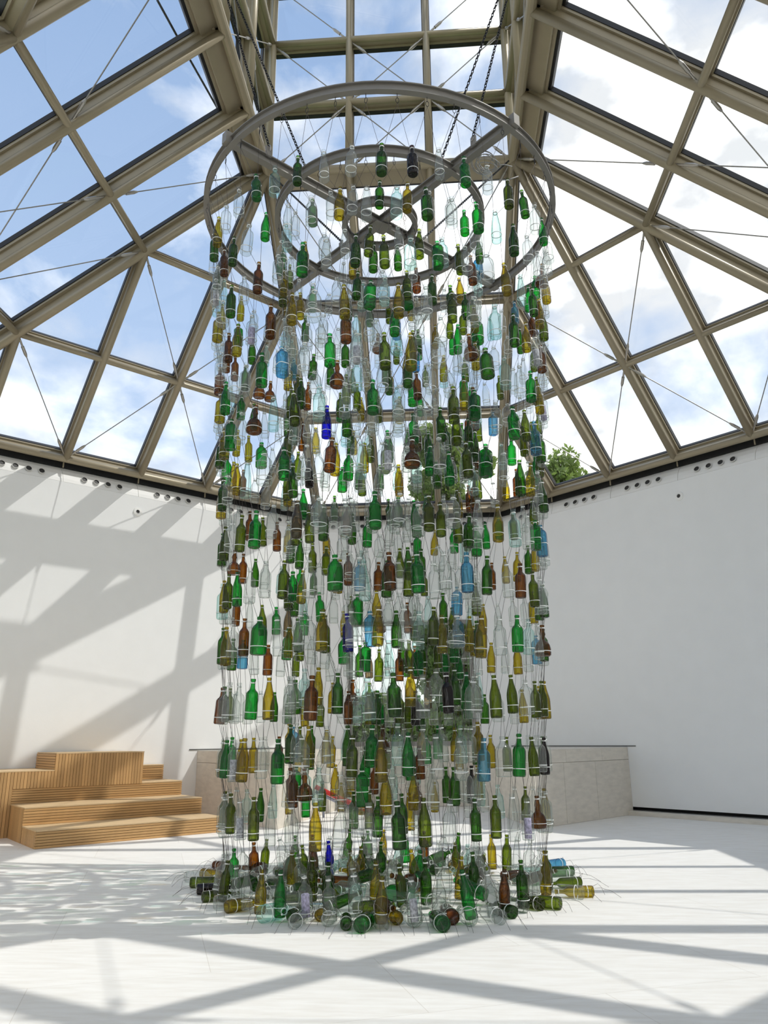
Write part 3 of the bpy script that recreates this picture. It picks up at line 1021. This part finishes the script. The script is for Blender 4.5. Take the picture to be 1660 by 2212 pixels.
# ---------------------------------------------------------------- hanging column
CX, CY = 0.043, -0.78
TH0 = [-85.2, -81.1, -85.0, -80.8, -84.9, -80.6, -84.6, -80.2, -84.2, -79.4, -82.9, -78.9, -82.8, -78.5]
ZTOP = [4.784, 4.461, 4.113, 3.779, 3.438, 3.104, 2.756, 2.389, 2.030, 1.689, 1.315, 0.979, 0.630, 0.262]
def Rz(z): return float(np.interp(z, [0, 0.3, 1, 2, 3, 4, 5], [1.05, 1.06, 1.10, 1.15, 1.205, 1.28, 1.38]))
ROWS = """
cc Gw os cc cc gf ac Gw ct cc Gc kc ct gc cc lw Gw cc gs cc cc
cp cc nw Gw cc gs ct cc os ct ac Gc cc gc at Gs cc cc ct os cc
cc oc cj Gw cc nw cc gc ct Gw lw ac gq cc cj os at Gw os ls cc
cc cc nw os cp nw os cj os gq os cc lw cj ac Gw os cp nc cc cc
cc oc gs cq cc gc bq cc gc cp lw os cj cc Gj ac cc gc os cp cc
Gc oc gq cc nd at ls ac ct gc cc ct lw gq cc gf ls bc Gc cc lw
oc Gw cc os at cj gf ct nc cc cp nd cc lw gq ct Gs os ct Gs cc
Gw ls cj lw gc cc ts cj cc gc cc lw cj ct os ac cc gq bq cc cc
ac os lw gs cc cc lw cc gj cc nc gc cc bc Gw cc nc lw cc cf Gs
Gw os cc nw gj ct cc os cc os ct lw cd os cc gc ac ct nd Gw cc
nc cc cc cc gc os cc nc Gw ac Gc cc kw cj ls ls cj lw ls os cc
cc gs cp os cc gc cj cc lw os gs ct cc bc cj gc ls cc ks cc Gw
cc cc lw cp lw ct cc os cc ct Gc ls cc Gw lw ct cp nd cj cc os
cc lw cs cs os gs cp cc cs os cp cc gs cs ns Gw cs cc os lw cc
"""
ROWS = [r.split() for r in ROWS.strip().split('\n')]
NCOL = 44
ORD = ['first', 'second', 'third', 'fourth', 'fifth', 'sixth', 'seventh', 'eighth', 'ninth', 'tenth', 'eleventh', 'twelfth', 'thirteenth', 'fourteenth', 'fifteenth', 'sixteenth', 'seventeenth', 'eighteenth', 'nineteenth', 'twentieth', 'twenty-first', 'twenty-second', 'twenty-third', 'twenty-fourth', 'twenty-fifth', 'twenty-sixth', 'twenty-seventh', 'twenty-eighth', 'twenty-ninth', 'thirtieth']
def rand_code():
    col = random.choices('cagGolnkbut', (44, 8, 9, 12, 10, 9, 6, 0.6, 1.4, 0.15, 0.4))[0]
    shp = {'c': 'cccttjpfsc', 'a': 'cct', 'g': 'csqfjc', 'G': 'wwsc', 'o': 'ssw', 'l': 'wwws', 'n': 'wwcd', 'k': 'ws', 'b': 'cq', 'u': 's', 't': 's'}[col]
    return col, random.choice(shp)
SIZE = {'d': 1.0, 'j': 1.0}
wires = MB()
def wire(p, q, r=0.0014): wires.tube(p, q, r, n=3, caps=False)
def bottle_frame(tilt, spin):
    """upright frame with a slight random lean"""
    return Matrix.Rotation(tilt[0], 3, 'X') @ Matrix.Rotation(tilt[1], 3, 'Y') @ Matrix.Rotation(spin, 3, 'Z')
RINGS = [('outer', 1.0, NCOL, 0.0, 1.44), ('middle', 0.862 / 1.44, 27, 0.21, 0.862), ('inner', 0.300 / 1.44 * 1.08, 10, 0.4, 0.300)]
RINGZ = 5.16
MIDCODES = {}
for ri, (rn, rf, nc, ph, rr_) in enumerate(RINGS):
    prev = None
    for row in range(14):
        cur = []
        th_c = TH0[row] if ri == 0 else -84 + ph * 60 + (180.0 / nc if row % 2 else 0) + random.uniform(-1, 1)
        zrow = ZTOP[row] + (0 if ri == 0 else random.uniform(-0.05, 0.05) + (0.10 if ri == 1 else -0.06))
        if ri and row == 13: zrow = ZTOP[row]
        for j in range(-(nc // 2) + (1 - nc % 2), nc // 2 + 1):
            indiv = ri == 0 and -10 <= j <= 10
            if indiv:
                code = ROWS[row][j + 10]; col, shp = code[0], code[1]
            else:
                col, shp = rand_code()
            if ri == 1 and row == 5 and j == -4: col, shp = 'u', 's'
            if ri == 1 and row == 9 and j == -3: col, shp = 'u', 'w'
            th = math.radians(th_c + j * 360.0 / nc + (random.uniform(-0.5, 0.5) if indiv else random.uniform(-1.2, 1.2)))
            R = Rz(zrow) * rf
            h = HT[shp]
            sc = random.uniform(0.93, 1.07)
            if row == 13: zt_ = h * sc + 0.004 + (random.uniform(0, 0.03))
            else: zt_ = zrow + random.uniform(-0.018, 0.018)
            x, y = CX + R * math.cos(th), CY + R * math.sin(th)
            # neck top is the hanging point
            tilt = (random.gauss(0, 0.03), random.gauss(0, 0.03)) if row < 13 else (random.gauss(0, 0.09), random.gauss(0, 0.09))
            R3 = bottle_frame(tilt, random.uniform(0, 6.28) if shp != 'q' else th + random.uniform(-0.6, 0.6))
            topv = Vector((x, y, zt_))
            loc = topv - R3 @ Vector((0, 0, h * sc))
            if row == 13: loc.z = 0.022; 
            if indiv:
                lab = '%s %s bottle, %s row below the ring, %s from the front\'s left edge' % (GL[col][0], SH[shp][0], ORD[row], ORD[j + 10])
                if row == 13:
                    lab = '%s %s bottle standing on the floor pile, %s from the front\'s left edge' % (GL[col][0], SH[shp][0], ORD[j + 10])
                make_bottle(col, shp, loc, R3, sc, lab, 'bottles hung around the front of the column')
            else:
                soup_bottle(col, shp, loc, R3, sc)
                if shp == 'p': soup.f and None
            bp = [p for p in SH[shp][1]]
            rb = 0.036 * sc
            tang = Vector((-math.sin(th), math.cos(th), 0))
            neck = loc + R3 @ Vector((0, 0, (h - 0.018) * sc))
            bandc = loc + R3 @ Vector((0, 0, BZ[shp] * sc))
            base = loc + R3 @ Vector((0, 0, 0.004))
            rbody = max(p[0] for p in bp) * sc + 0.002
            rneck = 0.016 * sc
            cur.append((th, neck, bandc, tang, rbody, rneck, base))
            for sg in (-1, 1):
                wire(neck + tang * (sg * rneck), bandc + tang * (sg * rbody) + Vector((0, 0, 0.09)))
                wire(bandc + tang * (sg * rbody) + Vector((0, 0, 0.09)), base + tang * (sg * rbody))
        # wires down from the row above: every bottle is slung from its two upper neighbours
        n = len(cur)
        cur.sort(key=lambda q: q[0])
        if prev:
            for th, neck, bandc, tang, rbody, rneck, base in cur:
                ds = sorted(prev, key=lambda q: abs((q[0] - th + math.pi) % (2 * math.pi) - math.pi))[:2]
                for q in ds:
                    dth = (th - q[0] + math.pi) % (2 * math.pi) - math.pi
                    sg = 1 if dth > 0 else -1
                    wire(q[6] + q[3] * (sg * q[4]), neck - tang * (sg * rneck))
        else:
            first = cur
            hooks = []
            for i in range(n):
                A, B = cur[i], cur[(i + 1) % n]
                dth = (B[0] - A[0]) % (2 * math.pi)
                thm = A[0] + dth / 2
                hk = Vector((CX + (rr_ - 0.012) * math.cos(thm), CY + (rr_ - 0.012) * math.sin(thm), RINGZ - 0.115))
                hooks.append((hk, thm))
                wire(hk, A[1] + A[3] * A[5]); wire(hk, B[1] - B[3] * B[5])
            RINGS[ri] = RINGS[ri] + (hooks,)
        prev = cur

# ---------------------------------------------------------------- ring frame
frame = empty('ring_frame', (CX, CY, RINGZ))
tag(frame, 'grey steel frame of three concentric rings on crossed beams carrying the bottles', 'frame')
for rn, rf, nc, ph, rr_, hooks in RINGS:
    mb = MB()
    mb.lathe([(rr_ - 0.004, -0.030), (rr_ - 0.004, 0.026), (rr_ - 0.022, 0.026), (rr_ - 0.022, 0.034), (rr_ + 0.022, 0.034), (rr_ + 0.022, 0.026), (rr_ + 0.004, 0.026), (rr_ + 0.004, -0.030),
              (rr_ + 0.022, -0.030), (rr_ + 0.022, -0.038), (rr_ - 0.022, -0.038), (rr_ - 0.022, -0.030)], 96, close=True)
    ro = mb.build('ring', M['ring_steel'], frame)
    ro['label'] = {'outer': 'outer ring', 'middle': 'middle ring', 'inner': 'inner ring'}[rn] + ' of grey bent steel'
    cm = MB(); cm.torus((0, 0, 0), 0.011, 0.0022, (1, 0, 0), (0, 0, 1), 10, 5, sx=2.0)
    cme = None
    for hk, thm in hooks:
        R3 = Matrix.Rotation(thm + random.uniform(-1, 1), 3, 'Z')
        if cme is None:
            co = cm.build('carabiner', M['chain'], ro); cme = co.data
        else:
            co = bpy.data.objects.new('carabiner', cme); COL.objects.link(co); co.parent = ro
        co.matrix_basis = Matrix.Translation((hk - Vector((CX, CY, RINGZ)) + Vector((0, 0, 0.02))) * K) @ R3.to_4x4()
        wire(hk + Vector((0, 0, 0.04)), hk + Vector((0, 0, 0.078)), 0.003)
for ang in (45, 135):
    a = math.radians(ang)
    R3 = Matrix.Rotation(a, 3, 'Z')
    mb = MB()
    off = 0.018 if ang == 45 else 0.020
    mb.box((0, 0, off), (2 * 1.45, 0.012, 0.062), R3)
    mb.box((0, 0, off + 0.034), (2 * 1.45, 0.058, 0.010), R3)
    mb.box((0, 0, off - 0.034), (2 * 1.45, 0.058, 0.010), R3)
    mb.build('cross_beam', M['ring_steel'], frame)
    for rr_ in (-1.47, 1.47):
        mb = MB(); mb.box(R3 @ Vector((rr_, 0, 0.02)), (0.05, 0.06, 0.09), R3); mb.build('end_plate', M['ring_steel'], frame)
mb = MB(); mb.prism([(0.10, 0.02), (0.02, 0.10), (-0.10, 0.02), (-0.10, -0.02), (-0.02, -0.10), (0.10, -0.02)], -0.034, -0.026); mb.build('centre_plate', M['ring_steel'], frame)
# lifting lugs and chains
def chain(name, p, q, lab, link=0.030, mat='chain'):
    p, q = Vector(p), Vector(q)
    root_loc = p
    L = (q - p).length
    d = (q - p).normalized()
    n = int(L / link)
    sx_ = d.orthogonal().normalized(); sy_ = d.cross(sx_)
    mb = MB()
    for i in range(n):
        c = p + d * (L * (i + 0.5) / n) - p
        mb.torus(c, 0.0095, 0.0042, sx_ if i % 2 else sy_, d, 8, 4, sx=2.1)
    root = empty(name, p)
    mb.build('links', M[mat], root, smooth=True)
    mb = MB(); mb.torus((d * -0.02), 0.016, 0.005, sx_, d, 10, 5, sx=1.5); mb.build('shackle', M['stainless'], root)
    tag(root, lab, 'chain', 'lifting chains of the ring frame')
def lug(ang, R_):
    a = math.radians(ang)
    c = Vector((R_ * math.cos(a), R_ * math.sin(a), 0.085))
    mb = MB(); mb.box(c, (0.05, 0.012, 0.09), Matrix.Rotation(a, 3, 'Z')); mb.build('lifting_lug', M['ring_steel'], frame)
    return Vector((CX, CY, RINGZ)) + c + Vector((0, 0, 0.055))
L1 = lug(-134.0, 1.13); L2 = lug(-46.0, 1.10); L3 = lug(134, 0.55); L4 = lug(46, 0.55)
chain('lifting_chain', L1, (-1.43, -1.45, 7.90), 'black lifting chain from the left front beam up to the near roof corner')
chain('lifting_chain', L2, (1.43, -1.45, 7.90), 'black lifting chain from the right front beam up to the near roof corner')
mid_l = Vector((CX, CY, RINGZ)) + Vector((0.862 * math.cos(math.radians(-128)), 0.862 * math.sin(math.radians(-128)), 0.06))
mid_r = Vector((CX, CY, RINGZ)) + Vector((0.862 * math.cos(math.radians(-52)), 0.862 * math.sin(math.radians(-52)), 0.06))
chain('lifting_chain', mid_l, (-1.38, -1.40, 7.72), 'black lifting chain from the left of the middle ring up to the roof')
chain('lifting_chain', mid_r, (1.38, -1.40, 7.72), 'black lifting chain from the right of the middle ring up to the roof')
chain('lifting_chain', L4, (1.45, 1.43, 7.62), 'black chain from the far right beam to the back right roof corner', 0.028)
chain('lifting_chain', L3, (-1.45, 1.43, 7.62), 'black chain from the far left beam to the back left roof corner', 0.028)
# coil of spare cable on the right beam
coil = empty('cable_coil', Vector((CX, CY, RINGZ)) + Vector((0.84, -0.72, -0.02)))
tag(coil, 'coil of grey cable hanging from the right front beam of the ring frame', 'cable')
mb = MB()
for i in range(7):
    ax = Vector((random.gauss(0, 0.25), random.gauss(0, 0.25), 1)).normalized()
    mb.torus((random.gauss(0.02, 0.012), random.gauss(0.03, 0.012), -0.02 + random.gauss(0, 0.012)), random.uniform(0.070, 0.095), 0.0035, ax, ax.orthogonal(), 28, 5)
mb.build('loops', M['cable'], coil, smooth=True)
mb = MB()
mb.path([(0.10, 0.03, -0.03), (0.16, 0.04, -0.02), (0.22, 0.10, 0.01)], 0.004, 5)
mb.path([(-0.05, 0.06, -0.03), (0.05, 0.06, -0.14), (0.18, 0.05, -0.15), (0.26, 0.08, -0.10)], 0.004, 5)
mb.build('loose_end', M['cable'], coil, smooth=True)

# ---------------------------------------------------------------- bottles lying on the floor
def floor_pt(px, py, z=0.0):
    d = cam_to_world((px - 830) / FPX, 1.0, -(py - 1106) / FPX)
    t = (z - CAM[2]) / d.z
    return Vector(CAM) + d * t
RIM = [(400, 1906, 'c', 'c'), (424, 1933, 'k', 'w'), (436, 1950, 'l', 'w'), (462, 1966, 'c', 'q'), (488, 1974, 'o', 's'), (562, 1996, 'a', 'j'),
       (628, 1994, 'G', 'w'), (634, 2010, 'c', 'c'), (690, 1992, 'o', 'w'), (706, 2004, 'c', 'c'), (748, 2012, 'G', 'w'), (778, 2018, 'g', 'f'),
       (828, 2012, 'c', 'q'), (860, 2000, 'o', 's'), (898, 2006, 'c', 'j'), (960, 2016, 'g', 'c'), (980, 2000, 'n', 'c'), (1018, 2004, 'c', 'j'),
       (1086, 2000, 'c', 'c'), (1112, 1986, 'G', 'w'), (1138, 1974, 'c', 'c'), (1174, 1968, 'l', 'w'), (1214, 1966, 'l', 'w'), (1262, 1944, 'c', 'c'),
       (1284, 1938, 'o', 'w'), (1256, 1916, 'l', 'w'), (1242, 1902, 'c', 'c'), (1240, 1892, 'G', 'w'), (1218, 1876, 'b', 'c'),
       (410, 1918, 'l', 'w'), (436, 1898, 'o', 's'), (462, 1878, 'n', 'w'), (480, 1892, 'c', 'c')]
def lying(col, shp, base, direction, sc, roll, lift=0.0, pitch=0.0):
    rb = max(p[0] for p in SH[shp][1]) * sc
    if shp == 'q': rb *= 0.83
    d = Vector((direction.x, direction.y, pitch)).normalized()
    sx_ = d.cross(Z1).normalized()
    R3 = Matrix((sx_, d.cross(sx_), d)).transposed() @ Matrix.Rotation(roll, 3, 'Z')
    return Vector((base.x, base.y, rb + lift)), R3
RIM.sort(key=lambda q: q[0])
cc = Vector((CX, CY, 0))
used = {}
for i, (px, py, col, shp) in enumerate(RIM):
    b = floor_pt(px, py)
    b.z = 0
    d = (cc - b); d.z = 0
    d.normalize()
    d = Matrix.Rotation(random.uniform(-0.25, 0.25), 3, 'Z') @ d
    sc = random.uniform(0.95, 1.08)
    loc, R3 = lying(col, shp, b, d, sc, 0 if shp == 'q' else random.uniform(0, 6.28))
    if shp == 'q': R3 = R3
    make_bottle(col, shp, loc, R3, sc, '%s %s bottle lying at the pile\'s rim, %s from its left end' % (GL[col][0], SH[shp][0], ORD[i] if i < 30 else 'thirty-' + ORD[i - 30]),
                'bottles lying around the rim of the floor pile')
    # loose wire ends reaching out over the floor
    for sg in (-1, 1):
        side_ = d.cross(Z1) * sg * 0.03
        p0 = b + side_ + Vector((0, 0, 0.055))
        p3 = b - d * random.uniform(0.04, 0.17) + side_ * random.uniform(0.5, 3.0) + Vector((0, 0, 0.003))
        p1 = b - d * 0.04 + side_ * 1.2 + Vector((0, 0, random.uniform(0.05, 0.08)))
        wires.path([p0, p1, (p1 + p3) / 2 + Vector((0, 0, 0.012)), p3], 0.0011, 3)
# far rim and the inside of the pile
for i in range(26):
    th = math.radians(random.uniform(10, 170))
    R = random.uniform(0.95, 1.28)
    b = cc + Vector((math.cos(th), math.sin(th), 0)) * R
    d = (cc - b).normalized()
    col, shp = rand_code(); sc = random.uniform(0.93, 1.05)
    loc, R3 = lying(col, shp, b, Matrix.Rotation(random.uniform(-0.5, 0.5), 3, 'Z') @ d, sc, 0.0)
    soup_bottle(col, shp, loc, R3, sc)
for i in range(62):
    th = random.uniform(0, 2 * math.pi)
    R = math.sqrt(random.uniform(0.02, 1.0)) * 1.0
    b = cc + Vector((math.cos(th), math.sin(th), 0)) * R
    an = random.uniform(0, 2 * math.pi)
    col, shp = rand_code(); sc = random.uniform(0.93, 1.05)
    loc, R3 = lying(col, shp, b, Vector((math.cos(an), math.sin(an), 0)), sc, 0.0, lift=random.uniform(0, 0.05), pitch=random.uniform(-0.0, 0.35))
    soup_bottle(col, shp, loc, R3, sc)
for i in range(90):
    th = random.uniform(0, 2 * math.pi)
    R = random.uniform(0.75, 1.25)
    c = cc + Vector((math.cos(th), math.sin(th), 0)) * R
    pts = []
    a0 = random.uniform(0, 6.28)
    for k in range(6):
        a1 = a0 + k * 0.7
        pts.append(c + Vector((0.06 * math.cos(a1), 0.06 * math.sin(a1), 0.03 + 0.11 * math.sin(math.pi * k / 5))))
    wires.path(pts, 0.0012, 3)
so = soup.build('bottle_mass', SM)
tag(so, 'glass bottles of all colours filling the inner and rear of the hanging column', 'bottles', kind='stuff')
wo = wires.build('wire_net', M['wire'])
tag(wo, 'net of thin dark wires from which the bottles of the column hang', 'wire', kind='stuff')

# ---------------------------------------------------------------- outside
mb = MB(); mb.prism([(-80, 120), (-80, -60), (80, -60), (80, 120)], -0.5, -0.16)
tag(mb.build('ground_outside', M['grass']), kind='structure')
def foliage(name, blobs, count, size, mat, parent):
    V_, F_ = np.zeros((count * 4, 3)), np.arange(count * 4).reshape(-1, 4)
    w = np.array([b[3] ** 2 for b in blobs]); w = w / w.sum()
    pick = rng.choice(len(blobs), count, p=w)
    B = np.array([b[:4] for b in blobs])[pick]
    u = rng.normal(size=(count, 3)); u /= np.linalg.norm(u, axis=1)[:, None]
    c = B[:, :3] + u * (B[:, 3] * rng.uniform(0.25, 1.0, count) ** 0.5)[:, None] * np.array([1, 1, 0.85])
    t1 = rng.normal(size=(count, 3)); t1 /= np.linalg.norm(t1, axis=1)[:, None]
    t2 = np.cross(t1, rng.normal(size=(count, 3))); t2 /= np.linalg.norm(t2, axis=1)[:, None]
    sz = size * rng.uniform(0.6, 1.3, count)[:, None]
    V_[0::4] = c - t1 * sz; V_[1::4] = c + t2 * sz * 0.5; V_[2::4] = c + t1 * sz; V_[3::4] = c - t2 * sz * 0.5
    me = bpy.data.meshes.new(name)
    me.vertices.add(len(V_)); me.vertices.foreach_set('co', (V_ * K).ravel())
    me.loops.add(F_.size); me.loops.foreach_set('vertex_index', F_.ravel())
    me.polygons.add(len(F_)); me.polygons.foreach_set('loop_start', np.arange(0, F_.size, 4)); me.polygons.foreach_set('loop_total', np.full(len(F_), 4))
    me.update(calc_edges=True)
    me.materials.append(mat)
    o = bpy.data.objects.new(name, me); COL.objects.link(o); o.parent = parent
    o['kind'] = 'stuff'
    return o
def tree(loc, h, rad, zlow, lab, leaves, seed):
    rd = random.Random(seed)
    root = empty('tree', loc)
    tag(root, lab, 'tree', 'trees behind the pavilion')
    mb = MB()
    trunk = [Vector((rd.gauss(0, 0.05) * i, rd.gauss(0, 0.05) * i, h * 0.9 * i / 6)) for i in range(7)]
    for i in range(6): mb.tube(trunk[i], trunk[i + 1], 0.16 * (1 - i / 7.5), 0.16 * (1 - (i + 1) / 7.5), n=8, caps=False)
    blobs = []
    for i in range(26):
        f = rd.uniform(zlow / h, 0.97)
        k = min(5, int(f / 0.9 * 6)) if f < 0.9 else 5
        base = trunk[k].lerp(trunk[k + 1], min(1, f / 0.9 * 6 - k) * 0.8)
        an = rd.uniform(0, 6.28)
        reach = rad * math.sin(math.pi * min(0.96, max(0.12, (f * h - zlow + 0.5) / (h - zlow + 0.9)))) * rd.uniform(0.45, 1.0)
        tip = Vector((math.cos(an) * reach, math.sin(an) * reach, f * h))
        st = base - Vector((0, 0, 0.5 * reach))
        mid = st.lerp(tip, 0.5) + Vector((0, 0, 0.1))
        mb.path([st, mid, tip], 0.025, 5)
        blobs.append((*tip, rd.uniform(0.40, 0.65) * rad * 0.62))
        blobs.append((*mid, rd.uniform(0.25, 0.45) * rad * 0.5))
    mb.build('trunk', M['bark'], root)
    foliage('foliage', blobs, leaves, 0.085, M['leaf'], root)
tree((0.85, 12.0, -0.17), 8.9, 1.75, 2.0, 'leafy green tree seen through the back roof glass behind the column', 26000, 3)
tree((1.15, 10.5, -0.17), 4.4, 1.45, 0.7, 'dark bushy tree filling the right part of the back window', 50000, 11)
tree((3.9, 15.0, -0.17), 9.0, 1.5, 3.0, 'green tree top showing at right of the column through the roof glass', 9000, 5)
hr = empty('hedge', (0, 26, -0.17))
tag(hr, 'pale green hedge far behind, seen low in the back window', 'hedge')
mb = MB()
for i in range(12): mb.tube((-6 + i * 1.1, 0, 0), (-6 + i * 1.1 + 0.2, 0, 2.2), 0.06, 0.03)
mb.build('stems', M['bark'], hr)
foliage('foliage', [(-7 + i * 0.8, random.uniform(-0.6, 0.6), random.uniform(0.6, 2.4), random.uniform(0.9, 1.2)) for i in range(20)], 30000, 0.16, M['hedge'], hr)
